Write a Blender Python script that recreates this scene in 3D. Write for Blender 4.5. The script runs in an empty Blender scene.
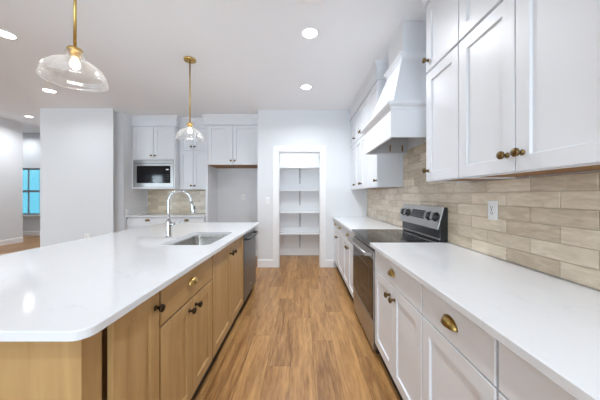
import bpy, bmesh, math, random
from mathutils import Vector
R = random.Random(7)
C = bpy.context.scene.collection
SC = bpy.context.scene

# ------------------------------------------------------------------ camera, world, light, exposure
CH = 1.29
cam_d = bpy.data.cameras.new('camera'); cam = bpy.data.objects.new('camera', cam_d); C.objects.link(cam)
cam.location = (0, 0, CH); cam.rotation_euler = (math.pi/2, 0, 0)
cam_d.sensor_width = 36; cam_d.lens = 36*248/600
cam_d.shift_x = -2/600; cam_d.shift_y = -4.5/600; cam_d.clip_start = .03
SC.camera = cam
W = bpy.data.worlds.new('world'); SC.world = W; W.use_nodes = True
W.node_tree.nodes['Background'].inputs[0].default_value = (.80, .90, 1, 1)
W.node_tree.nodes['Background'].inputs[1].default_value = 3.4
SC.view_settings.view_transform = 'Standard'; SC.view_settings.look = 'None'
SC.view_settings.exposure = 0.41; SC.view_settings.gamma = 1
SC.cycles.max_bounces = 14; SC.cycles.diffuse_bounces = 8; SC.cycles.use_denoising = True
SC.cycles.sample_clamp_indirect = 6

H = 2.83          # kitchen ceiling
HH = 3.30         # living room ceiling
YB = -3.2         # rear wall behind the camera
XR = 1.18         # right wall
# windows in the rear wall: x0, x1, z0, z1 ; the three larger ones are added, unseen, for light
REAR = [(-8.75, -8.2, .5, 2.37), (-7.8, -7.2, .5, 2.37), (-6.4, -4.4, .25, 2.37), (-3.6, -1.7, .25, 2.37), (-1.0, .7, .25, 2.37)]
def area(name, loc, rot, sx, sy, power, col=(1, 1, 1), shape='RECTANGLE', parent=None, spread=None):
    l = bpy.data.lights.new(name, 'AREA'); l.shape = shape; l.size = sx
    if shape == 'RECTANGLE': l.size_y = sy
    l.energy = power; l.color = col
    if spread: l.spread = spread
    o = bpy.data.objects.new(name, l); C.objects.link(o); o.rotation_euler = rot
    o.location = loc
    if parent:
        o.parent = parent; o.location = Vector(loc)-parent.location
    return o
for (x0, x1, z0, z1), pw in zip(REAR, (34, 34, 5.5, 3.5, 12)):  # area lamps stand in for daylight, strength chosen per window
    area('window_daylight', ((x0+x1)/2, YB-.14, (z0+z1)/2), (math.pi/2, 0, 0), x1-x0, z1-z0, pw*(x1-x0)*(z1-z0), (.84, .92, 1))
DOWN_W = 14.5
PEND_W = 2.2

# ------------------------------------------------------------------ materials
def nodes(name):
    m = bpy.data.materials.new(name); m.use_nodes = True
    nt = m.node_tree; b = nt.nodes['Principled BSDF']
    return m, nt, b
def lin(c):
    return tuple((x/255/12.92 if x/255 <= .04045 else ((x/255+.055)/1.055)**2.4) for x in c)+(1,)
def mat(name, col, rough=.5, metal=0, coat=0, bump=0, bscale=80, var=0, spec=.5, bstretch=(1, 1, 1)):
    m, nt, b = nodes(name)
    b.inputs['Base Color'].default_value = col if len(col) == 4 else (*col, 1)
    b.inputs['Roughness'].default_value = rough; b.inputs['Metallic'].default_value = metal
    b.inputs['Coat Weight'].default_value = coat; b.inputs['Specular IOR Level'].default_value = spec
    tc = nt.nodes.new('ShaderNodeTexCoord')
    mp = nt.nodes.new('ShaderNodeMapping'); mp.inputs['Scale'].default_value = bstretch
    nt.links.new(tc.outputs['Object'], mp.inputs[0])
    nz = nt.nodes.new('ShaderNodeTexNoise'); nz.inputs['Scale'].default_value = bscale; nz.inputs['Detail'].default_value = 4
    nt.links.new(mp.outputs[0], nz.inputs['Vector'])
    if bump:
        bp = nt.nodes.new('ShaderNodeBump'); bp.inputs['Strength'].default_value = bump; bp.inputs['Distance'].default_value = .002
        nt.links.new(nz.outputs['Fac'], bp.inputs['Height']); nt.links.new(bp.outputs[0], b.inputs['Normal'])
    if var:
        mx = nt.nodes.new('ShaderNodeMix'); mx.data_type = 'RGBA'
        c = col if len(col) == 4 else (*col, 1)
        mx.inputs[6].default_value = tuple(x*(1-var) for x in c[:3])+(1,); mx.inputs[7].default_value = tuple(min(1, x*(1+var)) for x in c[:3])+(1,)
        nt.links.new(nz.outputs['Fac'], mx.inputs[0]); nt.links.new(mx.outputs[2], b.inputs['Base Color'])
    return m
def thin_glass(name, tint=(1, 1, 1, 1), base=.06, ribs=0):
    m, nt, b = nodes(name); nt.nodes.remove(b); out = nt.nodes['Material Output']
    t = nt.nodes.new('ShaderNodeBsdfTransparent'); t.inputs[0].default_value = tint
    g = nt.nodes.new('ShaderNodeBsdfGlossy'); g.inputs['Roughness'].default_value = .04; g.inputs[0].default_value = (1, 1, 1, 1)
    lw = nt.nodes.new('ShaderNodeLayerWeight'); lw.inputs[0].default_value = .35
    mr = nt.nodes.new('ShaderNodeMapRange'); mr.inputs[3].default_value = base; mr.inputs[4].default_value = .85
    nt.links.new(lw.outputs['Fresnel'], mr.inputs[0])
    mx = nt.nodes.new('ShaderNodeMixShader')
    nt.links.new(mr.outputs[0], mx.inputs[0]); nt.links.new(t.outputs[0], mx.inputs[1]); nt.links.new(g.outputs[0], mx.inputs[2])
    nt.links.new(mx.outputs[0], out.inputs[0])
    return m
def emis(name, col, s):
    m, nt, b = nodes(name)
    b.inputs['Base Color'].default_value = (.9, .9, .9, 1)
    b.inputs['Emission Color'].default_value = (*col, 1); b.inputs['Emission Strength'].default_value = s
    return m

M = {}
M['wall'] = mat('wall_paint', lin((226, 228, 231)), .62, bump=.06, bscale=220, spec=.3)
M['ceil'] = mat('ceiling_paint', lin((243, 245, 248)), .85, bump=.05, bscale=160, spec=.2)
M['trim'] = mat('trim_paint', lin((240, 240, 241)), .4, bump=.01)
M['white'] = mat('cabinet_paint', lin((228, 230, 234)), .36, bump=.015, bscale=120)
M['inner'] = mat('bare_ply', lin((140, 98, 52)), .6, var=.25, bscale=12, bstretch=(1, 6, 1))
M['hoodin'] = mat('hood_lining', lin((196, 197, 200)), .5)
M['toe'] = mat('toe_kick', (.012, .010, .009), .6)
M['dark'] = mat('black_enamel', (.018, .018, .020), .32)
M['blackglass'] = mat('black_glass', (.010, .010, .012), .06, spec=.35)
M['steel'] = mat('stainless_steel', (.44, .43, .42), .33, 1, bump=.03, bscale=30, bstretch=(1, 60, 60))
M['slate'] = mat('dark_stainless', (.17, .185, .20), .30, .85, bump=.02, bscale=30, bstretch=(60, 60, 1))
M['sinksteel'] = mat('sink_steel', (.62, .60, .57), .25, 1)
M['chrome'] = mat('chrome', (.60, .61, .62), .07, 1)
M['brass'] = mat('antique_brass', (.17, .11, .045), .3, 1, var=.25, bscale=60)
M['bronze'] = mat('dark_bronze', (.06, .042, .028), .32, 1, var=.2, bscale=60)
M['cup'] = mat('aged_brass', (.40, .265, .085), .28, 1, var=.2, bscale=50)
M['gold'] = mat('satin_brass', (.62, .42, .15), .26, 1)
M['plate'] = mat('outlet_plastic', lin((242, 242, 240)), .35)
M['slot'] = mat('slot_black', (.02, .02, .02), .6)
M['mark'] = mat('printed_mark', (.22, .22, .23), .5)
M['grout'] = mat('grout', lin((205, 192, 176)), .8)
M['bracket'] = mat('bracket_grey', lin((120, 120, 122)), .5)
M['winframe'] = mat('window_frame_grey', lin((128, 132, 136)), .5)  # grey holds the frame's dark look against the bright window
M['glass'] = thin_glass('window_glass', (.93, .98, 1, 1), .03)
def shade_glass():
    m, nt, b = nodes('pendant_glass'); nt.nodes.remove(b); out = nt.nodes['Material Output']
    t = nt.nodes.new('ShaderNodeBsdfTransparent'); g = nt.nodes.new('ShaderNodeBsdfGlossy'); g.inputs['Roughness'].default_value = .12
    tr = nt.nodes.new('ShaderNodeBsdfTranslucent'); df = nt.nodes.new('ShaderNodeBsdfDiffuse')
    for q in (tr, df): q.inputs[0].default_value = (.95, .96, .97, 1)
    ad = nt.nodes.new('ShaderNodeMixShader'); nt.links.new(tr.outputs[0], ad.inputs[1]); nt.links.new(df.outputs[0], ad.inputs[2])
    hz = nt.nodes.new('ShaderNodeMixShader'); hz.inputs[0].default_value = .86; nt.links.new(ad.outputs[0], hz.inputs[1]); nt.links.new(g.outputs[0], hz.inputs[2])  # white haze mixed into clear glass in place of bright window reflections
    lw = nt.nodes.new('ShaderNodeLayerWeight'); lw.inputs[0].default_value = .35
    mr = nt.nodes.new('ShaderNodeMapRange'); mr.inputs[3].default_value = .02; mr.inputs[4].default_value = .55
    nt.links.new(lw.outputs['Facing'], mr.inputs[0])
    mx = nt.nodes.new('ShaderNodeMixShader'); nt.links.new(mr.outputs[0], mx.inputs[0]); nt.links.new(t.outputs[0], mx.inputs[1]); nt.links.new(hz.outputs[0], mx.inputs[2])
    nt.links.new(mx.outputs[0], out.inputs[0]); return m
M['shade'] = shade_glass()
M['bulb'] = emis('bulb_glow', (1, .66, .30), 3.5)
M['lens'] = emis('downlight_lens', (1, .98, .95), 14)

def quartz():
    m, nt, b = nodes('white_quartz')
    b.inputs['Roughness'].default_value = .085; b.inputs['Specular IOR Level'].default_value = .4
    tc = nt.nodes.new('ShaderNodeTexCoord')
    n1 = nt.nodes.new('ShaderNodeTexNoise'); n1.inputs['Scale'].default_value = 3.4; n1.inputs['Detail'].default_value = 7; n1.inputs['Distortion'].default_value = 1.6
    nt.links.new(tc.outputs['Object'], n1.inputs['Vector'])
    cr = nt.nodes.new('ShaderNodeValToRGB'); e = cr.color_ramp.elements
    e[0].position = .488; e[0].color = (0, 0, 0, 1); e[1].position = .50; e[1].color = (1, 1, 1, 1)
    x = e.new(.512); x.color = (0, 0, 0, 1)
    nt.links.new(n1.outputs['Fac'], cr.inputs[0])
    n2 = nt.nodes.new('ShaderNodeTexNoise'); n2.inputs['Scale'].default_value = 7
    nt.links.new(tc.outputs['Object'], n2.inputs['Vector'])
    mr = nt.nodes.new('ShaderNodeMapRange'); mr.inputs[1].default_value = .45; mr.inputs[2].default_value = .75
    nt.links.new(n2.outputs['Fac'], mr.inputs[0])
    mu = nt.nodes.new('ShaderNodeMath'); mu.operation = 'MULTIPLY'
    nt.links.new(cr.outputs[0], mu.inputs[0]); nt.links.new(mr.outputs[0], mu.inputs[1])
    mx = nt.nodes.new('ShaderNodeMix'); mx.data_type = 'RGBA'
    mx.inputs[6].default_value = lin((228, 230, 233)); mx.inputs[7].default_value = lin((214, 215, 219))
    nt.links.new(mu.outputs[0], mx.inputs[0]); nt.links.new(mx.outputs[2], b.inputs['Base Color'])
    return m
M['quartz'] = quartz()

def wood(name, dark, light, stretch, rough=.38, island=False, scale=1.0, contrast=1.0):
    """grain runs along the axis with the small stretch number"""
    m, nt, b = nodes(name); b.inputs['Roughness'].default_value = rough
    tc = nt.nodes.new('ShaderNodeTexCoord'); mp = nt.nodes.new('ShaderNodeMapping'); mp.inputs['Scale'].default_value = stretch
    gm = nt.nodes.new('ShaderNodeNewGeometry')
    if island:
        sc = nt.nodes.new('ShaderNodeVectorMath'); sc.operation = 'SCALE'; sc.inputs[3].default_value = 37.0
        cx = nt.nodes.new('ShaderNodeCombineXYZ')
        for i in range(3): nt.links.new(gm.outputs['Random Per Island'], cx.inputs[i])
        nt.links.new(cx.outputs[0], sc.inputs[0])
        ad = nt.nodes.new('ShaderNodeVectorMath'); ad.operation = 'ADD'
        nt.links.new(tc.outputs['Object'], ad.inputs[0]); nt.links.new(sc.outputs[0], ad.inputs[1]); nt.links.new(ad.outputs[0], mp.inputs[0])
    else:
        nt.links.new(tc.outputs['Object'], mp.inputs[0])
    n1 = nt.nodes.new('ShaderNodeTexNoise'); n1.inputs['Scale'].default_value = 3.0*scale; n1.inputs['Detail'].default_value = 6; n1.inputs['Distortion'].default_value = .8
    n2 = nt.nodes.new('ShaderNodeTexNoise'); n2.inputs['Scale'].default_value = 14*scale; n2.inputs['Detail'].default_value = 4
    nt.links.new(mp.outputs[0], n1.inputs['Vector']); nt.links.new(mp.outputs[0], n2.inputs['Vector'])
    a = nt.nodes.new('ShaderNodeMath'); a.operation = 'MULTIPLY_ADD'; a.inputs[1].default_value = .35*contrast
    nt.links.new(n2.outputs['Fac'], a.inputs[0]); nt.links.new(n1.outputs['Fac'], a.inputs[2])
    mr = nt.nodes.new('ShaderNodeMapRange'); mr.inputs[1].default_value = .50 if island else .38; mr.inputs[2].default_value = 1.08 if island else .98
    nt.links.new(a.outputs[0], mr.inputs[0])
    mx = nt.nodes.new('ShaderNodeMix'); mx.data_type = 'RGBA'; mx.inputs[6].default_value = dark; mx.inputs[7].default_value = light
    if island:
        q = nt.nodes.new('ShaderNodeMath'); q.operation = 'MULTIPLY_ADD'; q.inputs[1].default_value = .42; 
        q2 = nt.nodes.new('ShaderNodeMath'); q2.operation = 'SUBTRACT'; q2.inputs[1].default_value = .2
        nt.links.new(gm.outputs['Random Per Island'], q.inputs[0]); nt.links.new(mr.outputs[0], q.inputs[2]); nt.links.new(q.outputs[0], q2.inputs[0])
        q2.use_clamp = True; nt.links.new(q2.outputs[0], mx.inputs[0])
    else:
        nt.links.new(mr.outputs[0], mx.inputs[0])
    nt.links.new(mx.outputs[2], b.inputs['Base Color'])
    bp = nt.nodes.new('ShaderNodeBump'); bp.inputs['Strength'].default_value = .08; bp.inputs['Distance'].default_value = .001
    nt.links.new(n2.outputs['Fac'], bp.inputs['Height']); nt.links.new(bp.outputs[0], b.inputs['Normal'])
    return m
M['oak_v'] = wood('stained_maple', lin((172, 136, 88)), lin((203, 167, 117)), (5, 5, .6), .36, contrast=.6)
M['oak_h'] = wood('stained_maple_rail', lin((172, 136, 88)), lin((203, 167, 117)), (5, .6, 5), .36, contrast=.6)
M['floor'] = wood('plank_floor', lin((132, 90, 48)), lin((202, 154, 97)), (8, .75, 8), .33, island=True, contrast=1.45)

def tile_mat():
    m, nt, b = nodes('glazed_tile'); b.inputs['Roughness'].default_value = .13
    gm = nt.nodes.new('ShaderNodeNewGeometry'); tc = nt.nodes.new('ShaderNodeTexCoord')
    mp = nt.nodes.new('ShaderNodeMapping'); mp.inputs['Scale'].default_value = (3, 3, 14)
    nt.links.new(tc.outputs['Object'], mp.inputs[0])
    nz = nt.nodes.new('ShaderNodeTexNoise'); nz.inputs['Scale'].default_value = 3; nz.inputs['Detail'].default_value = 5; nz.inputs['Distortion'].default_value = 1
    nt.links.new(mp.outputs[0], nz.inputs['Vector'])
    a = nt.nodes.new('ShaderNodeMath'); a.operation = 'MULTIPLY_ADD'; a.inputs[1].default_value = .55
    nt.links.new(gm.outputs['Random Per Island'], a.inputs[0]); nt.links.new(nz.outputs['Fac'], a.inputs[2])
    mr = nt.nodes.new('ShaderNodeMapRange'); mr.inputs[1].default_value = .32; mr.inputs[2].default_value = 1.15
    nt.links.new(a.outputs[0], mr.inputs[0])
    mx = nt.nodes.new('ShaderNodeMix'); mx.data_type = 'RGBA'; mx.inputs[6].default_value = lin((190, 172, 147)); mx.inputs[7].default_value = lin((240, 227, 205))
    nt.links.new(mr.outputs[0], mx.inputs[0]); nt.links.new(mx.outputs[2], b.inputs['Base Color'])
    n2 = nt.nodes.new('ShaderNodeTexNoise'); n2.inputs['Scale'].default_value = 14
    nt.links.new(tc.outputs['Object'], n2.inputs['Vector'])
    bp = nt.nodes.new('ShaderNodeBump'); bp.inputs['Strength'].default_value = .35; bp.inputs['Distance'].default_value = .004
    nt.links.new(n2.outputs['Fac'], bp.inputs['Height']); nt.links.new(bp.outputs[0], b.inputs['Normal'])
    return m
M['tile'] = tile_mat()

# ------------------------------------------------------------------ mesh helpers
ORI = {}
class MB:
    def __init__(s): s.bm = bmesh.new()
    def verts(s, pts): return [s.bm.verts.new(p) for p in pts]
    def face(s, vs):
        try: return s.bm.faces.new(vs)
        except ValueError: return None
    def box(s, x0, x1, y0, y1, z0, z1, bev=0):
        t = bmesh.new()
        bmesh.ops.create_cube(t, size=1)
        for v in t.verts: v.co = ((x0+x1)/2+v.co.x*abs(x1-x0), (y0+y1)/2+v.co.y*abs(y1-y0), (z0+z1)/2+v.co.z*abs(z1-z0))
        if bev: bmesh.ops.bevel(t, geom=t.edges[:], offset=bev, segments=2, profile=.5, affect='EDGES')
        s.merge(t); return s
    def merge(s, t, f=None):
        mp = {}
        for v in t.verts: mp[v] = s.bm.verts.new(f(v.co) if f else v.co)
        for fa in t.faces:
            n = s.face([mp[v] for v in fa.verts])
            if n: n.smooth = fa.smooth
        t.free()
    def rings(s, rings, close=True, cap0=True, cap1=True, smooth=False):
        """rings: lists of the same count; joins them; caps the ends"""
        vs = [s.verts(r) for r in rings]; n = len(vs[0])
        for a, b in zip(vs, vs[1:]):
            for i in range(n if close else n-1):
                f = s.face([a[i], a[(i+1) % n], b[(i+1) % n], b[i]])
                if f: f.smooth = smooth
        if cap0: s.face(vs[0][::-1])
        if cap1: s.face(vs[-1])
        return s
    def lathe(s, prof, origin=(0, 0, 0), axis=(0, 0, 1), seg=24, smooth=True, cap=True):
        """prof: (along axis, radius)"""
        ax = Vector(axis).normalized(); o = Vector(origin)
        p = ax.orthogonal().normalized(); q = ax.cross(p)
        rs = []
        for (h, r) in prof:
            r = max(r, 1e-5)
            rs.append([o+ax*h+(p*math.cos(2*math.pi*i/seg)+q*math.sin(2*math.pi*i/seg))*r for i in range(seg)])
        return s.rings(rs, True, cap, cap, smooth)
    def tube(s, pts, rad, seg=14, smooth=True):
        P = [Vector(p) for p in pts]; rs = []
        t0 = (P[1]-P[0]).normalized(); n = t0.orthogonal().normalized()
        for i, p in enumerate(P):
            t = (P[min(i+1, len(P)-1)]-P[max(i-1, 0)]).normalized()
            n = (n-t*n.dot(t)).normalized(); b = t.cross(n)
            r = rad[i] if isinstance(rad, (list, tuple)) else rad
            rs.append([p+(n*math.cos(2*math.pi*k/seg)+b*math.sin(2*math.pi*k/seg))*r for k in range(seg)])
        return s.rings(rs, True, True, True, smooth)
    def sweep(s, path, prof):
        """moulding: path of plan points, prof (offset to the left-hand normal side, z); mitred"""
        P = [Vector(p) for p in path]; rs = []
        for i, p in enumerate(P):
            ns = []
            if i > 0: d = (P[i]-P[i-1]).normalized(); ns.append(Vector((-d.y, d.x)))
            if i < len(P)-1: d = (P[i+1]-P[i]).normalized(); ns.append(Vector((-d.y, d.x)))
            n = ns[0] if len(ns) == 1 else (ns[0]+ns[1])/(1+ns[0].dot(ns[1]))
            rs.append([(p.x+n.x*o, p.y+n.y*o, z) for (o, z) in prof])
        return s.rings(rs, True)
    def prism(s, poly, z0, z1):
        return s.rings([[(x, y, z0) for x, y in poly], [(x, y, z1) for x, y in poly]])
    def build(s, name, m, parent=None, origin=None, autosmooth=None):
        bm = s.bm
        bmesh.ops.recalc_face_normals(bm, faces=bm.faces[:])
        if parent is not None: o0 = ORI[parent.name]
        elif origin is not None: o0 = Vector(origin)
        else:
            xs = [v.co for v in bm.verts]
            o0 = Vector(((min(v.x for v in xs)+max(v.x for v in xs))/2, (min(v.y for v in xs)+max(v.y for v in xs))/2, min(v.z for v in xs)))
        for v in bm.verts: v.co = v.co-o0
        me = bpy.data.meshes.new(name); bm.to_mesh(me); bm.free()
        for mm in (m if isinstance(m, list) else [m]): me.materials.append(mm)
        o = bpy.data.objects.new(name, me); C.objects.link(o)
        if parent is not None: o.parent = parent
        else: o.location = o0
        ORI[o.name] = o0
        return o
def thing(name, label, cat, loc, group=None):
    o = bpy.data.objects.new(name, None); C.objects.link(o); o.location = loc; o.empty_display_size = .1
    ORI[o.name] = Vector(loc); return tag(o, label, cat, group)
def tag(o, label, cat, group=None):
    o['label'] = label; o['category'] = cat
    if group: o['group'] = group
    return o
def struct(name, mb, m, label=None):
    o = mb.build(name, m); o['kind'] = 'structure'
    if label: o['label'] = label
    return o
def rrect(x0, x1, y0, y1, r, seg=7):
    rs = r if isinstance(r, (list, tuple)) else [r]*4
    out = []
    for (cx, cy, a, rr) in ((x1-rs[0], y0+rs[0], -90, rs[0]), (x1-rs[1], y1-rs[1], 0, rs[1]), (x0+rs[2], y1-rs[2], 90, rs[2]), (x0+rs[3], y0+rs[3], 180, rs[3])):
        for i in range(seg+1):
            t = math.radians(a+90*i/seg); out.append((cx+rr*math.cos(t), cy+rr*math.sin(t)))
    return out

# a run of cabinets: u along the run, w outward from the carcass front, z up
class Fr:
    def __init__(s, kind, face): s.k = kind; s.f = face
    def __call__(s, u, w, z):
        if s.k == 'R': return Vector((s.f-w, u, z))      # right run, faces -X
        if s.k == 'I': return Vector((s.f+w, u, z))      # island, faces +X
        return Vector((u, s.f-w, z))                     # back run, faces -Y
    def axis(s): return s(0, 1, 0)-s(0, 0, 0)
def fbox(mb, F, u0, u1, w0, w1, z0, z1, bev=0):
    a, b = F(u0, w0, z0), F(u1, w1, z1)
    return mb.box(min(a.x, b.x), max(a.x, b.x), min(a.y, b.y), max(a.y, b.y), min(a.z, b.z), max(a.z, b.z), bev)
def shaker(F, u0, u1, z0, z1, rail=.063, th=.02, dep=.011):
    mb = MB()
    def ring(i, w): return [F(u0+i, w, z0+i), F(u1-i, w, z0+i), F(u1-i, w, z1-i), F(u0+i, w, z1-i)]
    mb.rings([ring(0, .001), ring(0, th-.002), ring(.002, th), ring(rail-.0015, th), ring(rail, th-.0015), ring(rail+.001, th-dep)])
    return mb
def slab(F, u0, u1, z0, z1, th=.02):
    mb = MB()
    def ring(i, w): return [F(u0+i, w, z0+i), F(u1-i, w, z0+i), F(u1-i, w, z1-i), F(u0+i, w, z1-i)]
    mb.rings([ring(0, .001), ring(0, th-.0025), ring(.0025, th)])
    return mb
def knob(F, u, z, parent, m='brass', th=.02):
    mb = MB(); ks = 1.14
    K = 1.22; prof = [(h*K, r_*ks) for h, r_ in [(0, .0105), (.003, .0105), (.005, .0065), (.013, .0058), (.017, .010), (.021, .0150), (.026, .0160), (.030, .0135), (.0325, .006), (.033, 0)]]
    mb.lathe(prof, F(u, th, z), F.axis(), 20)
    return mb.build('knob', M[m], parent)
def cup(F, u, z, parent, m='gold', a=.046, b=.034, p=.027, th=.02):
    mb = MB()
    N, K = 18, 7
    def sh(k):
        rs = []
        for j in range(K+1):
            be = math.pi/2*j/K; row = []
            for i in range(N+1):
                al = math.pi*i/N
                row.append(F(u+a*k*math.cos(al), th+p*k*math.sin(al)**.85*math.cos(be), z-.012+b*k*math.sin(al)**.85*math.sin(be)))
            rs.append(row)
        return rs
    o, n = sh(1), sh(.88)
    mb.rings(o+n[::-1], close=False, cap0=False, cap1=False, smooth=True)
    # mounting flange round the cup
    fl = [[F(u+r*math.cos(math.pi*i/N)*(a+.004), th+w, z-.012+r*math.sin(math.pi*i/N)*(b+.004)) for i in range(N+1)] for r, w in ((.80, .001), (1, .001), (1, .0035), (.88, .004))]
    mb.rings(fl, close=False, cap0=False, cap1=False, smooth=False)
    return mb.build('cup_pull', M[m], parent)

G = .0028
def base_unit(F, u0, u1, label, group, layout, depth=.60, wm='white', zt=.883, split=.712, knob_m='brass', cup_m='cup', name='base_cabinet', oak=False, cupz=None, flip=False, knobz=.635):
    o = F((u0+u1)/2, -depth/2, 0)
    t = thing(name, label, 'cabinet', o, group)
    mv = M['oak_v'] if oak else M[wm]; mh = M['oak_h'] if oak else M[wm]
    c = MB(); fbox(c, F, u0+.0008, u1-.0008, -depth, -.045 if oak else -.022, .105, zt); c.build('carcass', mv, t)
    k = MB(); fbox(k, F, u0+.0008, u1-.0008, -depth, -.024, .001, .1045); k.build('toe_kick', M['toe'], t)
    top = zt-.012; U0, U1 = u0, u1; mg = .0045 if oak else .0015; u0 += mg; u1 -= mg
    dz1 = top
    if 'D' in layout:
        d = slab(F, u0+G, u1-G, split+(.004 if oak else .003), top).build('drawer', mh, t)
        cup(F, (u0+u1)/2, cupz or (split+top)/2+.002, d, cup_m)
        dz1 = split-(.006 if oak else .0035)
    if '2' in layout:
        mid = (u0+u1)/2
        for s, (a, b) in ((-1, (u0+G, mid-G)), (1, (mid+G, u1-G))):
            d = shaker(F, a, b, .118, dz1).build('door', mv, t)
            knob(F, mid+s*.042, knobz, d, knob_m) if 'D' in layout else knob(F, mid+s*.042, dz1-.085, d, knob_m)
    if '1' in layout:
        d = shaker(F, u0+G, u1-G, .118, dz1).build('door', mv, t)
        ku = (u0+.034) if flip else (u1-.034)
        knob(F, ku, dz1-(.10 if 'D' in layout else .07), d, knob_m)
    return t

CROWN = [(0, 2.632), (.034, 2.632), (.034, 2.762), (.042, 2.768), (.046, 2.782), (.060, 2.800), (.066, 2.812), (.066, H-.001), (0, H-.001)]

# ------------------------------------------------------------------ setting
def floor():
    mb = MB(); w, L = .178, 1.22; g = .0007
    x = -9.7; k = 0
    while x < 1.35:
        y = -3.3-R.random()*L
        while y < 8.1:
            x0, x1, y0, y1 = x+g, x+w-g, max(y+g, -3.3), min(y+L-g, 8.1)
            if y1 > y0+.02: mb.face(mb.verts([(x0, y0, 0), (x1, y0, 0), (x1, y1, 0), (x0, y1, 0)]))
            y += L
        x += w
    sub = MB(); sub.box(-9.8, 1.4, -3.4, 8.15, -.1, -.0015)
    f = struct('floor', mb, M['floor'], 'warm brown wood plank floor running towards the pantry')
    s = struct('trim_1', sub, M['toe'])
floor()
c = MB(); c.prism([(1.3, -3.3), (1.3, 5.5), (-4.608, 5.5), (-4.608, 4.365), (-2.47, 1.5), (-2.47, -3.3)], H, HH+.12)
struct('ceiling', c, M['ceil'])
c = MB(); c.box(-9.8, -2.0, -3.4, 8.2, HH, HH+.1); struct('ceiling', c, M['ceil'])
w = MB(); w.box(XR, XR+.12, YB-.1, 5.6, 0, H); struct('wall_right', w, M['wall'])
# pantry front wall with the cased opening
OX0, OX1, OZ, YP = -.426, .333, 2.085, 4.46
w = MB(); w.box(-.80, OX0, YP, YP+.12, 0, H); w.box(OX1, XR, YP, YP+.12, 0, H); w.box(OX0, OX1, YP, YP+.12, OZ, H)
w.box(-.80, -.69, YP+.12, 5.26, 0, H)
struct('wall_pantry', w, M['wall'])
w = MB(); w.box(-.80, XR, 5.36, 5.46, 0, H); struct('wall_pantry_back', w, M['trim'])  # paler paint than the other walls, making up for light in the pantry
w = MB(); w.box(-3.40, -.69, 5.26, 5.359, 0, H); struct('wall_back', w, M['wall'])
w = MB(); w.prism([(-4.61, 4.365), (-3.325, 4.365), (-3.45, 4.57), (-4.61, 4.57)], 0, HH); w.box(-3.467, -3.29, 4.57, 5.36, 0, H); w.box(-4.61, -3.467, 4.57, 7.96, 0, HH)
struct('wall_left', w, M['wall'])
w = MB(); w.box(-7.90, -7.75, 1.6, 6.88, 0, HH); w.box(-9.62, -7.90, 1.6, 1.75, 0, HH); struct('wall_hall', w, M['wall'])
w = MB(); w.box(-9.74, -9.62, YB-.1, 8.1, 0, HH); struct('wall_living', w, M['wall'])
WX0, WX1, WZ0, WZ1, YW = -9.27, -8.41, .664, 2.17, 7.96
w = MB(); w.box(-9.62, WX0, YW, YW+.12, 0, HH); w.box(WX1, -4.4, YW, YW+.12, 0, HH); w.box(WX0, WX1, YW, YW+.12, 0, WZ0); w.box(WX0, WX1, YW, YW+.12, WZ1, HH)
struct('wall_far', w, M['wall'])
w = MB(); xs = -9.74
for (x0, x1, z0, z1) in REAR:
    w.box(xs, x0, YB-.12, YB, 0, HH); w.box(x0, x1, YB-.12, YB, 0, z0); w.box(x0, x1, YB-.12, YB, z1, HH); xs = x1
w.box(xs, XR, YB-.12, YB, 0, HH); struct('wall_rear', w, M['wall'])
def window(n, x0, x1, z0, z1, y, yo, frame_m, mid=True, muntin=True):
    f = MB(); t = .05; ya, yb = min(y, yo), max(y, yo); ym = (ya+yb)/2; a, b = ym-.025, ym+.025
    f.box(x0, x0+t, a, b, z0, z1); f.box(x1-t, x1, a, b, z0, z1); f.box(x0+t, x1-t, a, b, z0, z0+t); f.box(x0+t, x1-t, a, b, z1-t, z1)
    zm = (z0+z1)/2+.01
    if mid: f.box(x0+t, x1-t, a-.01, b, zm-.035, zm+.035)
    if muntin:
        xm = (x0+x1)/2; f.box(xm-.012, xm+.012, a+.01, b-.01, z0+t, zm-.035); f.box(xm-.012, xm+.012, a+.01, b-.01, zm+.035, z1-t)
    o = f.build('window_%d' % n, frame_m); o['kind'] = 'structure'
    g = MB(); g.box(x0+t, x1-t, ym-.003, ym+.003, z0+t, z1-t); g.build('window_pane', M['glass'], o)
    return o
wf = window(1, WX0, WX1, WZ0, WZ1, YW, YW+.12, M['winframe'])
s = MB(); s.box(WX0-.06, WX1+.06, YW-.06, YW+.04, WZ0-.03, WZ0-.001); s.box(WX0-.03, WX1+.03, YW-.018, YW-.0005, WZ0-.11, WZ0-.03)
struct('trim_2', s, M['trim'])
for i, (x0, x1, z0, z1) in enumerate(REAR): window(2+i, x0, x1, z0, z1, YB, YB-.12, M['trim'], True, False)
# pantry casing and jamb
t = MB(); cw = .095
t.box(OX0-cw, OX0-.004, YP-.018, YP-.0005, 0.001, OZ+.004); t.box(OX1+.004, OX1+cw, YP-.018, YP-.0005, 0.001, OZ+.004)
t.box(OX0-cw, OX1+cw, YP-.020, YP-.0005, OZ+.004, OZ+.004+cw)
t.box(OX0, OX0+.015, YP-.012, YP+.13, .001, OZ-.015); t.box(OX1-.015, OX1, YP-.012, YP+.13, .001, OZ-.015); t.box(OX0, OX1, YP-.012, YP+.13, OZ-.015, OZ)
struct('trim_3', t, M['trim'], 'white casing round the pantry opening')
BP = [(0, .001), (.016, .001), (.016, .118), (.011, .130), (.006, .140), (0, .140)]
def base(name, path):
    b = MB(); b.sweep(path, BP); struct(name, b, M['trim'])
base('baseboard_pantry_front', [(OX0-cw, YP-.0005), (-.7995, YP-.0005)][::-1] and [(-.80, YP-.0005), (OX0-cw, YP-.0005)][::-1])
base('baseboard_pantry_right', [(.575, YP-.0005), (OX1+cw, YP-.0005)])
base('baseboard_pantry_back', [(XR-.0005, 5.3595), (-.689, 5.3595)])
base('baseboard_alcove', [(-.8005, 5.2595), (-1.788, 5.2595)])
base('baseboard_hall', [(-7.7495, 6.88), (-7.7495, 1.6)][::1])
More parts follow.
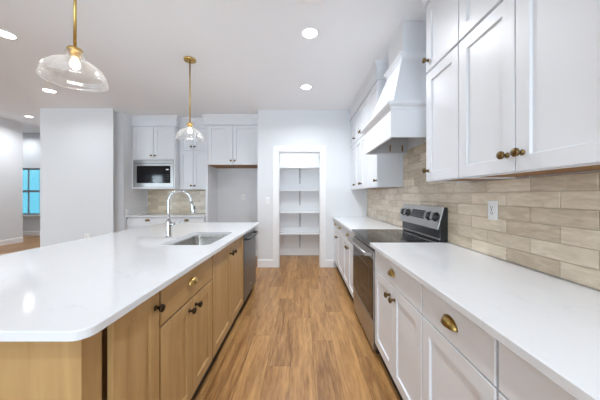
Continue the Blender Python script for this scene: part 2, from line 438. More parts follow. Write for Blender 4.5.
base('baseboard_far', [(-4.62, 7.9595), (-9.61, 7.9595)])
base('baseboard_left', [(-3.47, 4.3645), (-4.61, 4.3645)])

# glazed tile splashbacks: each tile is its own bevelled slab in one tile field
def tiles(name, pl, a0, a1, z0, z1, phase, row0, at, th=.009, tl=.295, rh=.0792, zmax=None):
    """pl 'X': wall at X=at facing -X, runs along Y ; 'Y': wall at Y=at facing -Y, runs along X"""
    g = MB()
    if pl == 'X': g.box(at-.004, at-.0003, a0, a1, z0, z1)
    else: g.box(a0, a1, at-.004, at-.0003, z0, z1)
    mb = MB(); k = 0; z = z0; gap = .0013
    while z < z1-.004:
        zt = min(z+rh, z1); ph = phase+(tl/2 if (k+row0) % 2 else 0)
        i = math.floor((a0-ph)/tl)
        while ph+i*tl < a1:
            s, e = max(ph+i*tl, a0)+gap, min(ph+(i+1)*tl, a1)-gap; i += 1
            if e-s < .006: continue
            tx, ty = R.uniform(-.0009, .0009), R.uniform(-.0006, .0006)
            def P(u, v, d):
                off = d+(tx*((u-s)/(e-s)-.5)*2+ty*((v-z)/(zt-z)-.5)*2 if d > .006 else 0)
                return (at-off, u, v) if pl == 'X' else (u, at-off, v)
            def ring(n, d): return [P(s+n, z+gap+n, d), P(e-n, z+gap+n, d), P(e-n, zt-gap-n, d), P(s+n, zt-gap-n, d)]
            mb.rings([ring(0, .003), ring(0, th-.002), ring(.0015, th-.0004), ring(.006, th)])
        z += rh; k += 1
    o = mb.build(name, M['tile']); o['kind'] = 'structure'
    gr = g.build('grout', M['grout'], o)
    return o
tiles('wall_right_tile', 'X', -.6, 4.459, .9145, 1.3105, 1.1264, 0, XR)
tiles('wall_right_tile', 'X', -.6, 1.895, 1.3105, 1.3845, 1.1264, 1, XR)
tiles('wall_right_tile', 'X', 1.8952, 2.8695, 1.3105, 1.79, 1.1264, 1, XR)
tiles('wall_right_tile', 'X', 2.8697, 4.459, 1.3105, 1.3895, 1.1264, 1, XR)
tiles('wall_back_tile', 'Y', -3.265, -1.832, .9145, 1.415, -2.9, 0, 5.26)

# ------------------------------------------------------------------ right base run
FR = Fr('R', .60)
D0 = -.55
def counter(name, poly, label, hole=None, th=.03, z=.914):
    mb = MB(); bm = mb.bm
    def loop(pts, zz): 
        vs = mb.verts([(x, y, zz) for x, y in pts])
        return vs, [bm.edges.new((vs[i], vs[(i+1) % len(vs)])) for i in range(len(vs))]
    def inset(pts, d):
        cx = sum(p[0] for p in pts)/len(pts); cy = sum(p[1] for p in pts)/len(pts)
        hx = (max(p[0] for p in pts)-min(p[0] for p in pts))/2; hy = (max(p[1] for p in pts)-min(p[1] for p in pts))/2
        return [(cx+(p[0]-cx)*(hx-d)/hx, cy+(p[1]-cy)*(hy-d)/hy) for p in pts]
    c = .003
    lo = [(poly, z-th+c), (poly, z-c)]
    v0, e0 = loop(inset(poly, c), z-th); v1, _ = loop(poly, z-th+c); v2, _ = loop(poly, z-c); v3, e3 = loop(inset(poly, c), z)
    n = len(poly)
    for a, b in ((v0, v1), (v1, v2), (v2, v3)):
        for i in range(n): mb.face([a[i], a[(i+1) % n], b[(i+1) % n], b[i]])
    eb, et = list(e0), list(e3)
    if hole:
        h0, f0 = loop(hole, z-th); h1, f1 = loop(hole, z); m = len(hole)
        for i in range(m): mb.face([h0[i], h0[(i+1) % m], h1[(i+1) % m], h1[i]])
        eb += f0; et += f1
        bmesh.ops.triangle_fill(bm, use_beauty=True, edges=eb); bmesh.ops.triangle_fill(bm, use_beauty=True, edges=et)
    else:
        mb.face(v0[::-1]); mb.face(v3)
    return tag(mb.build(name, M['quartz']), label, 'countertop')
def rect(x0, x1, y0, y1): return [(x0, y0), (x1, y0), (x1, y1), (x0, y1)]
counter('countertop', rect(.545, XR-.0105, D0, 1.985), 'white quartz countertop on the right, nearest the camera, running up to the stove')
counter('countertop', rect(.545, XR-.0105, 2.757, 4.459), 'white quartz countertop beyond the stove, reaching the pantry wall')
GR = 'white base cabinets along the right wall'
base_unit(FR, 1.203, 1.982, 'white base cabinet right beside the stove, drawer over two doors', GR, 'D2', .565)
base_unit(FR, .741, 1.200, 'white base cabinet with one brass cup pull, second from the stove', GR, 'D1', .565, flip=True)
base_unit(FR, D0, .738, 'white base cabinet at the bottom right edge of the photo, closest to the camera', GR, 'D2', .565)
GF = 'white base cabinets beyond the stove'
base_unit(FR, 2.760, 3.50, 'white base cabinet just past the stove, drawer over doors', GF, 'D2', .565)
base_unit(FR, 3.503, 4.07, 'white base cabinet in the middle of the run between stove and pantry wall', GF, 'D1', .565)
base_unit(FR, 4.073, 4.456, 'narrow white base cabinet in the corner against the pantry wall', GF, 'D1', .565, flip=True)

# ------------------------------------------------------------------ upper cabinets
def upper_unit(F, u0, u1, label, group, doors, depth, z0=1.385, zs=2.145, z1=2.622, knobs='c', crown_path=None, name='upper_cabinet', du=None):
    t = thing(name, label, 'cabinet', F((u0+u1)/2, -depth/2, z0), group)
    c = MB(); fbox(c, F, u0+.0006, u1-.0006, -depth, 0, z0+.018, 2.635)
    fbox(c, F, u0+.0006, u1-.0006, -.02, 0, z0, z0+.018); fbox(c, F, u0+.0006, u0+.018, -depth, -.02, z0, z0+.018); fbox(c, F, u1-.018, u1-.0006, -depth, -.02, z0, z0+.018)
    c.build('carcass', M['white'], t)
    b = MB(); fbox(b, F, u0+.0182, u1-.0182, -depth+.001, -.0202, z0+.006, z0+.0176); b.build('bottom_panel', M['inner'], t)['label'] = 'unpainted brown wood underside'
    d0, d1 = du or (u0, u1)
    tiers = [(z0+.004, zs-.008), (zs+.008, z1)] if zs else [(z0+.004, z1)]
    for (a, b_) in tiers:
        if doors == 2:
            mid = (d0+d1)/2
            for s, (p, q) in ((-1, (d0+G, mid-G)), (1, (mid+G, d1-G))):
                d = shaker(F, p, q, a, b_).build('door', M['white'], t); knob(F, mid+s*.036, a+.072, d, 'brass' if F.k == 'R' else 'brass')
        else:
            d = shaker(F, d0+G, d1-G, a, b_).build('door', M['white'], t)
            knob(F, (d1-.032) if knobs == 'far' else (d0+.032), a+.072, d, 'brass')
    if crown_path:
        k = MB(); k.sweep(crown_path, CROWN); k.build('crown', M['white'], t)
    return t
FU = Fr('R', .895)
DU = XR-.895-.0005
GU = 'white upper cabinets on the right'
# sweep profile grows to the left of the path direction
upper_unit(FU, 1.389, 1.750, 'narrow white upper cabinet on the right beside the hood, one door wide', GU, 1, DU, knobs='far', crown_path=[(.895, 1.389), (.895, 1.750), (XR-.001, 1.750)])
upper_unit(FU, .653, 1.387, 'wide white upper cabinet at the top right, with two brass knobs side by side', GU, 2, DU, crown_path=[(.895, .653), (.895, 1.387)])
GV = 'white upper cabinets beyond the hood'
upper_unit(FU, 2.88, 3.272, 'single-door white upper cabinet just beyond the hood', GV, 1, DU, z0=1.39, zs=2.155, crown_path=[(XR-.001, 2.88), (.895, 2.88), (.895, 3.272)])
upper_unit(FU, 3.275, 4.062, 'two-door white upper cabinet, middle one between hood and pantry wall', GV, 2, DU, z0=1.39, zs=2.155, crown_path=[(.895, 3.275), (.895, 4.062)])
upper_unit(FU, 4.065, 4.458, 'single-door white upper cabinet in the corner against the pantry wall', GV, 1, DU, z0=1.39, zs=2.155, crown_path=[(.895, 4.065), (.895, 4.458)])

# ------------------------------------------------------------------ range hood
def hood():
    t = thing('range_hood', 'white tapered wooden range hood over the stove', 'range hood', (.95, 2.37, 1.75))
    x0, y0, y1, zb, zt = .70, 1.95, 2.79, 1.75, 2.0; xw = XR-.0005; th = .02
    b = MB()
    b.box(x0, x0+th, y0, y1, zb, zt); b.box(x0+th, xw, y0, y0+th, zb, zt); b.box(x0+th, xw, y1-th, y1, zb, zt)
    b.build('apron', M['white'], t)
    l = MB(); l.box(x0+th+.001, xw, y0+th+.0005, y0+th+.004, zb+.012, zt-.02); l.box(x0+th+.001, xw, y1-th-.004, y1-th-.0005, zb+.012, zt-.02)
    l.box(x0+th+.001, x0+th+.004, y0+th+.004, y1-th-.004, zb+.012, zt-.02); l.box(x0+th+.001, xw, y0+th+.001, y1-th-.001, zt-.02, zt-.002)
    l.build('lining', M['hoodin'], t)
    for xx in (.982, 1.178-.06):
        s = MB(); s.box(xx-.007, xx+.007, y1-th-.012, y1-th-.0042, zb+.03, zb+.10, .002); s.build('clip', M['inner'], t)['label'] = 'small brown clip inside the hood'
    # taper: base rectangle to chimney foot
    tp = MB(); cx, c0, c1 = .885, 2.185, 2.555; zc = 2.51
    tp.rings([[(x0+.012, y0+.012, zt), (xw, y0+.012, zt), (xw, y1-.012, zt), (x0+.012, y1-.012, zt)],
              [(cx, c0, zc), (xw, c0, zc), (xw, c1, zc), (cx, c1, zc)]])
    tp.build('taper', M['white'], t)
    ch = MB(); ch.box(cx+.004, xw, c0+.004, c1-.004, zc, H-.0005); ch.build('chimney', M['white'], t)
    m1 = MB(); pr = [(0, 1.968), (.006, 1.968), (.008, 1.985), (.028, 2.000), (.034, 2.008), (.036, 2.016), (.036, 2.026), (-.012, 2.030), (-.012, 1.99)]
    m1.sweep([(xw, y0), (x0, y0), (x0, y1), (xw, y1)], pr); m1.build('lower_moulding', M['white'], t)
    m2 = MB(); pr = [(-.002, 2.488), (.014, 2.488), (.016, 2.508), (.032, 2.528), (.036, 2.534), (.036, 2.546), (.004, 2.552), (-.002, 2.552)]
    m2.sweep([(xw, c0+.004), (cx+.004, c0+.004), (cx+.004, c1-.004), (xw, c1-.004)], pr); m2.build('upper_moulding', M['white'], t)
hood()

# ------------------------------------------------------------------ stove
def badge(F, u, z, w, parent, m, r=.012):
    b = MB(); b.lathe([(0, r), (.0015, r), (.002, r*.9)], F(u, w, z), F.axis(), 20)
    o = b.build('badge', M[m], parent)
    i = MB(); 
    pts = [F(u+r*.62*math.cos(a), w+.0022, z+r*.62*math.sin(a)) for a in [2*math.pi*k/20 for k in range(21)]]
    i.tube(pts, .0009, 6); i.build('emblem', M['slate'], o)
def stove():
    y0, y1 = 1.986, 2.754; F = Fr('R', .60)
    t = thing('stove', 'stainless electric range with black glass top and oven door', 'stove', (.88, 2.37, 0))
    b = MB(); b.box(.60, 1.165, y0, y1, .03, .895, .003); b.build('body', M['dark'], t)
    for xx in (.63, 1.12):
        for yy in (y0+.05, y1-.05): f = MB(); f.lathe([(.001, .022), (.006, .022), (.010, .012), (.03, .012)], (xx, yy, 0), (0, 0, 1), 16); f.build('foot', M['dark'], t)
    ct = MB(); ct.box(.555, 1.10, y0, y1, .896, .916, .004); ct.build('cooktop', M['blackglass'], t)
    rings = MB()
    for (xx, yy, r) in ((.70, 2.18, .105), (.70, 2.57, .085), (.95, 2.18, .085), (.95, 2.57, .105), (.98, 2.37, .05)):
        for rr in (r, r*.62):
            a = [[(xx+q*math.cos(2*math.pi*k/40), yy+q*math.sin(2*math.pi*k/40), .9163) for k in range(40)] for q in (rr, rr-.0022)]
            rings.rings(a, True, False, False)
    rings.build('burner_marks', M['mark'], t)
    st = MB(); fbox(st, F, y0+.004, y1-.004, .001, .022, .848, .894, .003); st.build('vent_strip', M['steel'], t)
    vs = MB()
    for k in range(9): fbox(vs, F, y0+.09+k*.066, y0+.135+k*.066, .0222, .0228, .868, .876)
    vs.build('vent_slots', M['slot'], t)
    d = MB(); fbox(d, F, y0+.003, y1-.003, .001, .030, .272, .842, .004); d = d.build('oven_door', M['steel'], t)
    g = MB(); fbox(g, F, y0+.006, y1-.006, .0302, .034, .290, .775, .002); g.build('door_glass', M['blackglass'], d)
    wn = MB(); r_ = [[F(y0+.12+i, .0344, .40+i), F(y1-.12-i, .0344, .40+i), F(y1-.12-i, .0344, .69-i), F(y0+.12+i, .0344, .69-i)] for i in (0, .004)]
    wn.rings(r_, True, False, False); wn.build('window_border', M['slate'], d)
    badge(F, 2.37, .325, .034, d, 'steel', .012)
    h = MB(); h.tube([F(y0+.03, .082, .812), F(y0+.2, .084, .812), F(2.37, .085, .812), F(y1-.2, .084, .812), F(y1-.03, .082, .812)], .0135, 16)
    for u in (y0+.045, y1-.045): fbox(h, F, u-.016, u+.016, .030, .086, .798, .826, .004)
    h.build('handle', M['steel'], d)
    w = MB(); fbox(w, F, y0+.003, y1-.003, .001, .030, .045, .264, .004); w.build('storage_drawer', M['steel'], t)
    # backguard: upright black section and a tilted stainless control panel
    bg = MB(); pr = [(1.115, .9165), (1.115, 1.012), (1.092, 1.018), (1.140, 1.192), (1.168, 1.192), (1.168, .9165)]
    bg.rings([[(x, y0+.002, z) for x, z in pr], [(x, y1-.002, z) for x, z in pr]]); bg = bg.build('backguard', M['dark'], t)
    tr = MB(); tr.box(1.106, 1.1148, y0+.01, y1-.01, .926, .940, .002); tr.build('trim_strip', M['steel'], bg)
    n = Vector((-(1.192-1.018), 0, 1.140-1.092)).normalized(); up = Vector((1.140-1.092, 0, 1.192-1.018)).normalized(); L = (Vector((1.14, 0, 1.192))-Vector((1.092, 0, 1.018))).length
    o = Vector((1.092, 0, 1.018))
    def P(u, v, w_): q = o+up*v+n*w_; return Vector((q.x, u, q.z))
    def pan(mb, u0, u1, v0, v1, w0, w1):
        mb.rings([[P(u0, v0, w0), P(u1, v0, w0), P(u1, v1, w0), P(u0, v1, w0)], [P(u0+.001, v0+.001, w1), P(u1-.001, v0+.001, w1), P(u1-.001, v1-.001, w1), P(u0+.001, v1-.001, w1)]])
    cp = MB(); pan(cp, y0, y1, -.004, L+.004, .0005, .010); cp = cp.build('control_panel', M['steel'], bg)
    dp = MB(); pan(dp, 2.24, 2.50, .062, .140, .0102, .012); dp.build('display', M['blackglass'], bg)
    bt = MB()
    for r in range(3):
        for k in range(7): pan(bt, 2.255+k*.034, 2.275+k*.034, .074+r*.021, .081+r*.021, .0122, .0126)
    bt.build('button_marks', M['mark'], bg)
    for u in (2.055, 2.155, 2.585, 2.685):
        k = MB(); c0 = P(u, .096, .010)
        k.lathe([(0, .041), (.004, .041), (.006, .036), (.010, .032), (.030, .029), (.034, .025)], c0, n, 28); k = k.build('burner_knob', M['dark'], bg)
        gr = MB(); e = Vector((0, 1, 0))
        q = [c0+n*.034+e*a+up*b_ for a, b_ in ((-.009, -.027), (.009, -.027), (.009, .027), (-.009, .027))]
        q2 = [p+n*.010 for p in q]; gr.rings([q, q2]); gr.build('knob_grip', M['steel'], k)
stove()

# ------------------------------------------------------------------ island
FI = Fr('I', -.658)
IX0, IX1, IY0, IY1 = -1.905, -.600, .685, 3.475
SX0, SX1, SY0, SY1 = -1.095, -.705, 1.88, 2.56
counter('countertop', rrect(IX0, IX1, IY0, IY1, .045), 'white quartz island countertop with the sink cut into it', hole=rrect(SX0, SX1, SY0, SY1, .055))
GI = 'wooden island cabinets'
base_unit(FI, .830, 1.117, 'narrow single-door wooden island cabinet nearest the camera', GI, '1', .60, oak=True, knob_m='bronze')
base_unit(FI, 1.120, 1.770, 'wooden island cabinet with a drawer and gold cup pull above two doors', GI, 'D2', .60, oak=True, split=.695, knob_m='bronze', cupz=.795, cup_m='gold', knobz=.638)
# sink base: open-topped carcass so that the bowl hangs in it
def sink_base(u0, u1):
    F = FI; t = thing('base_cabinet', 'two-door wooden island cabinet below the sink, next to the dishwasher', 'cabinet', F((u0+u1)/2, -.3, 0), GI)
    c = MB(); fbox(c, F, u0+.0008, u0+.019, -.60, -.020, .105, .883); fbox(c, F, u1-.019, u1-.0008, -.60, -.020, .105, .883)
    fbox(c, F, u0+.019, u1-.019, -.60, -.585, .105, .883); fbox(c, F, u0+.019, u1-.019, -.585, -.020, .105, .123); fbox(c, F, u0+.019, u1-.019, -.030, -.020, .123, .883)
    c.build('carcass', M['oak_v'], t)
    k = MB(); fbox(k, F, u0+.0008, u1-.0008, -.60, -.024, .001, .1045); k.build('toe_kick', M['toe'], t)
    mid = (u0+u1)/2; u0 += .0045; u1 -= .0045
    for s, (a, b) in ((-1, (u0+G, mid-G)), (1, (mid+G, u1-G))):
        d = shaker(F, a, b, .118, .871).build('door', M['oak_v'], t); knob(F, mid+s*.045, .775, d, 'bronze')
sink_base(1.773, 2.712)
ib = MB(); ib.box(-1.60, -1.259, .742, 3.43, .001, .8835); ib.box(-1.259, -.660, .742, .817, .001, .8835); ib.box(-1.259, -.645, 3.385, 3.43, .001, .8835)
tag(ib.build('island_panel', M['oak_v']), 'wooden end and back panelling of the island, at the lower left', 'panel')
def dishwasher():
    F = FI; u0, u1 = 2.718, 3.380
    t = thing('dishwasher', 'dark stainless dishwasher at the far end of the island', 'dishwasher', F((u0+u1)/2, -.3, 0))
    b = MB(); fbox(b, F, u0+.003, u1-.003, -.57, -.002, .10, .878); b.build('tub', M['dark'], t)
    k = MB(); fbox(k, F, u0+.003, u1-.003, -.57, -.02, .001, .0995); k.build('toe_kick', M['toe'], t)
    d = MB(); fbox(d, F, u0+.003, u1-.003, 0, .026, .115, .872, .004); d = d.build('door', M['slate'], t)
    h = MB(); h.tube([F(u0+.05, .026, .80), F(u0+.055, .060, .802), F(u0+.10, .070, .803), F((u0+u1)/2, .074, .803), F(u1-.10, .070, .803), F(u1-.055, .060, .802), F(u1-.05, .026, .80)], .0115, 12)
    h.build('handle', M['dark'], d)
    badge(F, (u0+u1)/2+.03, .20, .026, d, 'plate', .014)
dishwasher()
def sink():
    t = thing('sink', 'stainless undermount sink set into the island countertop', 'sink', ((SX0+SX1)/2, (SY0+SY1)/2, .68))
    mb = MB(); L = [(.012, .8832, .060), (.004, .8832, .055), (.004, .868, .055), (-.008, .72, .055), (-.020, .690, .05), (-.045, .678, .04)]
    rs = [[(x, y, z) for x, y in rrect(SX0-o, SX1+o, SY0-o, SY1+o, r)] for (o, z, r) in L]
    mb.rings(rs, True, False, True, smooth=True)
    o = mb.build('basin', M['sinksteel'], t)
    sd = o.modifiers.new('solid', 'SOLIDIFY'); sd.thickness = .0012; sd.offset = -1
    d = MB(); d.lathe([(0, .045), (.003, .045), (.003, .036), (.0015, .034), (.0015, 0)], ((SX0+SX1)/2-.05, (SY0+SY1)/2, .6785), (0, 0, 1), 28); d.build('drain', M['chrome'], t)
sink()
def faucet():
    fx, fy, z = -1.205, 2.24, .9142
    t = thing('faucet', 'tall chrome gooseneck faucet behind the island sink', 'faucet', (fx, fy, z))
    b = MB(); b.lathe([(0, .029), (.006, .029), (.010, .024), (.016, .022), (.125, .0215), (.150, .021), (.157, .017)], (fx, fy, z), (0, 0, 1), 28); b.build('body', M['chrome'], t)
    r = .102; zc = z+.315; pts = [(fx, fy, z+.15), (fx, fy, z+.22), (fx, fy, zc)]
    for k in range(1, 17):
        a = math.pi-math.radians(172)*k/16; pts.append((fx+r+r*math.cos(a), fy, zc+r*1.02*math.sin(a)))
    e = Vector(pts[-1]); dr = (e-Vector(pts[-2])).normalized(); pts.append(tuple(e+dr*.02))
    s = MB(); s.tube(pts, .0125, 18); s.build('spout', M['chrome'], t)
    q = e+dr*.018; dq = Vector((.22, 0, -1)).normalized()
    h = MB(); h.tube([q, q+dq*.004, q+dq*.03, q+dq*.075, q+dq*.098, q+dq*.102], [.0135, .0165, .0165, .020, .0205, .017], 20); h = h.build('spray_head', M['chrome'], t)
    u = MB(); c = q+dq*.05+Vector((.0175, 0, .004)); u.tube([c-dq*.018, c-dq*.014, c+dq*.014, c+dq*.018], [.002, .0055, .0055, .002], 10); u.build('spray_button', M['dark'], h)
    l = MB(); l.lathe([(0, .016), (.030, .015), (.034, .011)], (fx+.018, fy, z+.118), (1, 0, 0), 18)
    l.tube([(fx+.045, fy, z+.118), (fx+.075, fy-.002, z+.126), (fx+.125, fy-.005, z+.150)], [.007, .006, .005], 12); l.build('lever', M['chrome'], t)
faucet()

# ------------------------------------------------------------------ back run: microwave cabinet, base cabinets, tall wall cabinets
YBK = 5.26-.0005
FM = Fr('B', 4.815)
def micro_cab():
    u0, u1 = -3.288, -2.457; F = FM; dp = YBK-4.815
    t = thing('upper_cabinet', 'white upper cabinet with the built-in microwave in its lower shelf', 'cabinet', F((u0+u1)/2, -dp/2, 1.416))
    c = MB(); fbox(c, F, u0, u1, -dp, 0, 1.978, 2.635); fbox(c, F, u0, u0+.02, -dp, .018, 1.452, 1.978); fbox(c, F, u1-.02, u1, -dp, .018, 1.452, 1.978); fbox(c, F, u0+.02, u1-.02, -dp, -dp+.012, 1.452, 1.978)
    c.build('carcass', M['white'], t)
    s = MB(); fbox(s, F, u0, u1, -dp, .026, 1.416, 1.452, .002); s.build('shelf', M['white'], t)
    mid = (u0+u1)/2
    for sg, (a, b) in ((-1, (u0+.014, mid-G)), (1, (mid+G, u1-.014))):
        d = shaker(F, a, b, 1.99, 2.622).build('door', M['white'], t); knob(F, mid+sg*.036, 2.06, d)
    k = MB(); k.sweep([(u1, YBK), (u1, 4.815), (u0, 4.815)][::-1], CROWN[:]) if False else k.sweep([(u0, 4.815), (u1, 4.815), (u1, 4.893)][::-1], CROWN); k.build('crown', M['white'], t)
micro_cab()
def microwave():
    F = FM; u0, u1, z0, z1 = -3.262, -2.483, 1.4535, 1.970
    t = thing('microwave', 'built-in stainless microwave with black glass door', 'microwave', F((u0+u1)/2, -.2, z0))
    b = MB(); fbox(b, F, u0+.03, u1-.03, -.40, -.012, z0+.001, z1-.04); b.build('body', M['dark'], t)
    f = MB(); w0, w1 = -.012, .022
    fbox(f, F, u0, u0+.062, w0, w1, z0, z1, .002); fbox(f, F, u1-.062, u1, w0, w1, z0, z1, .002); fbox(f, F, u0+.062, u1-.062, w0, w1, z0, z0+.075, .002); fbox(f, F, u0+.062, u1-.062, w0, w1, z1-.105, z1, .002)
    f.build('trim_frame', M['steel'], t)
    lo = MB(); fbox(lo, F, u0+.02, u1-.02, .0222, .0226, z1-.062, z1-.054); lo.build('vent_slot', M['slot'], t)
    d = MB(); fbox(d, F, u0+.063, u1-.185, -.011, .014, z0+.076, z1-.106, .003); d.build('door', M['blackglass'], t)
    p = MB(); fbox(p, F, u1-.183, u1-.063, -.011, .013, z0+.076, z1-.106, .003); p = p.build('control_panel', M['blackglass'], t)
    q = MB(); fbox(q, F, u1-.150, u1-.100, .0132, .0136, z1-.185, z1-.168); q.build('clock_display', emis('clock', (.8, .9, 1), .35), p)
    for r in range(5):
        m = MB()
        for k in range(3): fbox(m, F, u1-.155+k*.024, u1-.143+k*.024, .0132, .0135, z0+.11+r*.03, z0+.115+r*.03)
        m.build('button_row', M['bracket'], p)
microwave()
FMid = Fr('B', 4.96)
upper_unit(FMid, -2.4555, -1.834, 'tall narrow white upper cabinet between the microwave and fridge cabinets', None, 2, YBK-4.96, z0=1.41, zs=2.18, du=(-2.432, -1.905), crown_path=[(-1.834, 4.96), (-2.4555, 4.96)])
FF = Fr('B', 4.735)
def fridge_cab():
    u0, u1 = -1.832, -.8015; F = FF; dp = YBK-4.735
    t = thing('fridge_cabinet', 'white cabinet with tall side panel over the empty fridge alcove', 'cabinet', F((u0+u1)/2, -dp/2, 0))
    c = MB(); fbox(c, F, u0+.041, u1, -dp, 0, 1.884, 2.635); c.build('carcass', M['white'], t)
    p = MB(); fbox(p, F, u0, u0+.040, -dp, .02, .001, 2.635); p.build('side_panel', M['white'], t)
    b = MB(); fbox(b, F, u0+.042, u1-.001, -dp+.001, -.001, 1.866, 1.8835); b.build('bottom_panel', M['inner'], t)['label'] = 'unpainted brown wood underside'
    d0, d1 = -1.788, -.838; mid = (d0+d1)/2
    for sg, (a, b_) in ((-1, (d0, mid-G)), (1, (mid+G, d1))):
        d = shaker(F, a, b_, 1.876, 2.622).build('door', M['white'], t); knob(F, mid+sg*.036, 1.95, d)
    k = MB(); k.sweep([(u1, 4.735), (u0, 4.735), (u0, 4.893)], CROWN); k.build('crown', M['white'], t)
fridge_cab()
FB = Fr('B', 4.67)
GB = 'white base cabinets under the microwave'
base_unit(FB, -3.287, -2.502, 'white base cabinet in the left corner below the microwave', GB, 'D2', .585, cup_m='brass', cupz=.822)
base_unit(FB, -2.500, -1.8335, 'white base cabinet behind the faucet, beside the fridge alcove', GB, 'D2', .585, cup_m='brass', cupz=.822)
counter('countertop', rect(-3.2885, -1.8335, 4.62, 5.2475), 'short white quartz countertop under the microwave at the back')
sp = MB(); sp.box(-3.2895, -3.266, 4.63, 5.2475, .9143, 1.045, .001)
tag(sp.build('side_splash', M['quartz']), 'low quartz splash strip on the left wall of the microwave counter', 'backsplash')

# ------------------------------------------------------------------ pantry shelves
PS = [(1.872, 'topmost white pantry shelf'), (1.405, 'second white pantry shelf from the top'), (.945, 'third white pantry shelf from the top'), (.505, 'lowest white pantry shelf just above the baseboard')]
for z, lab in PS:
    t = thing('pantry_shelf', lab, 'shelf', (.1, 5.24, z), 'shelves in the pantry')
    b = MB(); b.box(-.687, XR-.001, 5.09, 5.3595, z-.02, z, .002); b.box(-.687, XR-.001, 5.335, 5.3595, z-.065, z-.0205); b.build('board', M['trim'], t)
    k = MB(); k.box(-.052, -.038, 5.327, 5.3345, z-.33, z-.022); k.box(-.052, -.038, 5.11, 5.3269, z-.034, z-.022)
    k.tube([(-.045, 5.325, z-.20), (-.045, 5.15, z-.032)], .005, 8); k.build('bracket', M['bracket'], t)['label'] = 'grey metal bracket'

# ------------------------------------------------------------------ outlets and switches
def plate(pl, u, z, at, label, kind='outlet', wd=.076, ht=.119):
    F = Fr('R', at) if pl == 'R' else Fr('B', at)
    t = thing('wall_outlet' if kind == 'outlet' else 'light_switch', label, 'outlet' if kind == 'outlet' else 'switch', F(u, 0, z-ht/2))
    b = MB(); r_ = []
    for i, w in ((0, .0004), (0, .003), (.003, .006)): r_.append([F(u-wd/2+i, w, z-ht/2+i), F(u+wd/2-i, w, z-ht/2+i), F(u+wd/2-i, w, z+ht/2-i), F(u-wd/2+i, w, z+ht/2-i)])
    b.rings(r_); b.build('cover_plate', M['plate'], t)
    if kind == 'outlet':
        i = MB(); fbox(i, F, u-.017, u+.017, .0061, .0085, z-.034, z+.034, .001); i = i.build('receptacle', M['plate'], t)
        s = MB()
        for zz in (-.02, .014):
            fbox(s, F, u-.0085, u-.0055, .0086, .009, z+zz, z+zz+.010); fbox(s, F, u+.0055, u+.0085, .0086, .009, z+zz, z+zz+.010); fbox(s, F, u-.0025, u+.0025, .0086, .009, z+zz-.008, z+zz-.003)
        fbox(s, F, u-.004, u+.004, .0086, .009, z-.003, z+.003); s.build('slots', M['slot'], i)
    else:
        i = MB(); q = [[F(u-.016, .0061, z-.033), F(u+.016, .0061, z-.033), F(u+.016, .0061, z+.033), F(u-.016, .0061, z+.033)], [F(u-.016, .0075, z-.033), F(u+.016, .0075, z-.033), F(u+.016, .0105, z+.033), F(u-.016, .0105, z+.033)]]
        i.rings(q); i.build('rocker', M['trim'], t)
plate('R', 1.52, 1.20, XR-.0098, 'white electrical outlet on the beige tile to the right of the stove')
plate('B', -1.24, 1.26, 5.2595, 'white electrical outlet on the back wall of the fridge alcove')
plate('B', -.62, 1.197, YP-.0005, 'white light switch on the wall left of the pantry opening', 'switch')
plate('B', -3.785, .56, 4.3645, 'white outlet low on the plain left wall, half hidden by the island')

# ------------------------------------------------------------------ ceiling lights and vent
def downlight(x, y, z, label, power=None):
    t = thing('recessed_light', label, 'ceiling light', (x, y, z), 'recessed ceiling lights')
    r = MB(); r.lathe([(-.0005, .082), (-.006, .080), (-.007, .071), (-.003, .067), (-.0005, .067)], (x, y, z), (0, 0, 1), 36, cap=False); r.build('trim_ring', M['trim'], t)
    l = MB(); l.lathe([(-.0006, .0668), (-.003, .0665), (-.004, .055)], (x, y, z), (0, 0, 1), 36); l.build('lens', M['lens'], t)
    area('lamp', (x, y, z-.009), (0, 0, 0), .125, .125, power or DOWN_W, (.90, .95, 1), 'DISK', t, math.radians(150))
downlight(.076, 2.35, H, 'large round recessed ceiling light over the aisle, nearest the camera')
downlight(.057, 3.52, H, 'round recessed ceiling light over the aisle in front of the pantry', 12)
downlight(-3.71, 3.64, H, 'round recessed ceiling light left of the glass pendant, near the plain wall', 3.5)
downlight(-2.83, 2.365, H, 'round recessed ceiling light at the left edge of the photo, above the near pendant', 6)
downlight(.066, -.6, H, 'round recessed ceiling light behind the camera, over the aisle')  # extra lamp out of view, added for even brightness
downlight(-1.265, -1.2, H, 'round recessed ceiling light behind the camera, in front of the island', 6)  # another out-of-view lamp, added to even out the room
downlight(-.05, 4.675, H, 'round ceiling light inside the pantry, hidden above the opening', 5)
downlight(-6.3, .6, HH, 'round recessed ceiling light in the living room, left of the photo', 8)  # added lamp out of frame, lifts the living room side
downlight(-6.3, 3.4, HH, 'round recessed ceiling light in the living room, hidden behind the hall corner', 20)  # added out of sight to light the hall side
downlight(-8.75, 7.4, HH, 'round recessed ceiling light hidden behind the hall corner, before the blue window', 9)  # concealed lamp added because the far window wall was dark
downlight(-6.95, 6.31, HH, 'round recessed ceiling light in the hallway on the far left', 18)
def vent():
    x0, x1, y0, y1 = -.045, .185, 1.66, 1.985; z = H
    t = thing('ceiling_vent', 'white ceiling air vent at the top edge of the photo', 'vent', (.07, 1.82, z-.012))
    f = MB(); f.box(x0, x1, y0, y0+.028, z-.008, z-.0005); f.box(x0, x1, y1-.028, y1, z-.008, z-.0005); f.box(x0, x0+.028, y0+.028, y1-.028, z-.008, z-.0005); f.box(x1-.028, x1, y0+.028, y1-.028, z-.008, z-.0005)
    f.build('frame', M['trim'], t)
    bk = MB(); bk.box(x0+.028, x1-.028, y0+.028, y1-.028, z-.0015, z-.0006); bk.build('duct', M['slot'], t)
    l = MB()
    for k in range(11):
        yy = y0+.036+k*.0245; l.rings([[(xx, yy, z-.002), (xx, yy+.002, z-.002), (xx, yy+.018, z-.010), (xx, yy+.016, z-.010)] for xx in (x0+.028, x1-.028)])
    l.build('louvers', M['trim'], t)
vent()

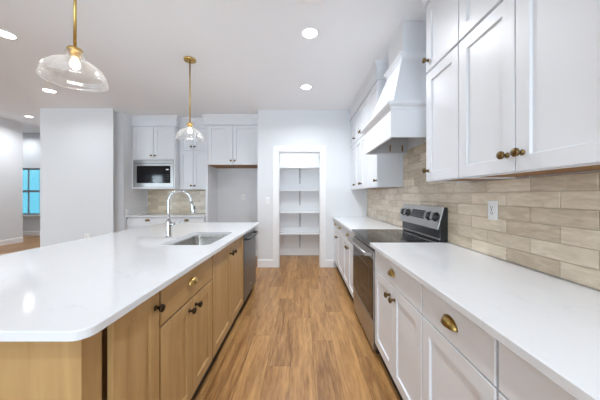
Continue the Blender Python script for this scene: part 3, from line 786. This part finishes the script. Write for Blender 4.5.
# ------------------------------------------------------------------ pendants
def pendant(y, label):
    x = -1.265
    t = thing('pendant_light', label, 'pendant light', (x, y, H), 'glass pendants over the island')
    o = (x, y, 0); U = (0, 0, 1)
    c = MB(); c.lathe([(H-.0005, .064), (H-.004, .066), (H-.020, .064), (H-.026, .050), (H-.028, .012)], o, U, 36); c.build('canopy', M['gold'], t)
    r = MB(); r.lathe([(H-.027, .0075), (2.113, .0075)], o, U, 16); r.build('rod', M['gold'], t)
    s = MB(); s.lathe([(h-.021, r_) for h, r_ in [(2.136, .009), (2.134, .018), (2.129, .031), (2.122, .036), (2.113, .036), (2.110, .030), (2.102, .0245), (2.082, .0235), (2.080, .016)]], o, U, 32); s.build('socket', M['gold'], t)
    # ribbed bell glass, closed double wall
    out = [(2.112, .040), (2.104, .043), (2.075, .043), (2.064, .048), (2.054, .062), (2.040, .086), (2.022, .110), (2.000, .128), (1.978, .138), (1.966, .142), (1.958, .139), (1.950, .145), (1.934, .149), (1.926, .149)]
    out = [(1.926+(z-1.926)*.88, rr) for z, rr in out]
    inn = [(z+.0004, rr-.0025) for z, rr in out[::-1]]
    g = MB(); ax = 72; rs = []
    for (z, rr) in out+inn:
        row = []
        for i in range(ax):
            a = 2*math.pi*i/ax; k = 1+(.0035*math.cos(24*a) if z < 2.04 else 0); row.append((x+rr*k*math.cos(a), y+rr*k*math.sin(a), z))
        rs.append(row)
    rs.append(rs[0])
    g.rings(rs, True, False, False, smooth=True); bmesh.ops.remove_doubles(g.bm, verts=g.bm.verts[:], dist=1e-5)
    g.build('glass_shade', M['shade'], t)
    pl = bpy.data.lights.new('bulb_light', 'POINT'); pl.energy = PEND_W; pl.shadow_soft_size = .03; pl.color = (1, .95, .88)
    po = bpy.data.objects.new('bulb_light', pl); C.objects.link(po); po.parent = t; po.location = (0, 0, 1.965-H)
    b = MB(); b.lathe([(h-.021, r_) for h, r_ in [(2.080, .012), (2.072, .014), (2.056, .021), (2.040, .024), (2.026, .020), (2.018, .010), (2.016, 0)]], o, U, 24); b.build('bulb', M['bulb'], t)['label'] = 'glowing warm bulb'
pendant(1.382, 'clear glass pendant on a brass rod, the large one nearest the camera')
pendant(2.80, 'clear glass pendant on a brass rod, the farther one near the faucet')

# ------------------------------------------------------------------ outside the hall window: the next house's siding
nb = MB(); z = -.3
while z < 4.2:
    nb.rings([[(xx, 10.6, z), (xx, 10.615, z+.19), (xx, 10.63, z+.19), (xx, 10.63, z)] for xx in (-13, -7)]); z += .188
tag(nb.build('house_siding', mat('blue_siding', lin((88, 190, 205)), .6, var=.05, bscale=4)), 'light blue lap siding of the house outside the hall window', 'house')
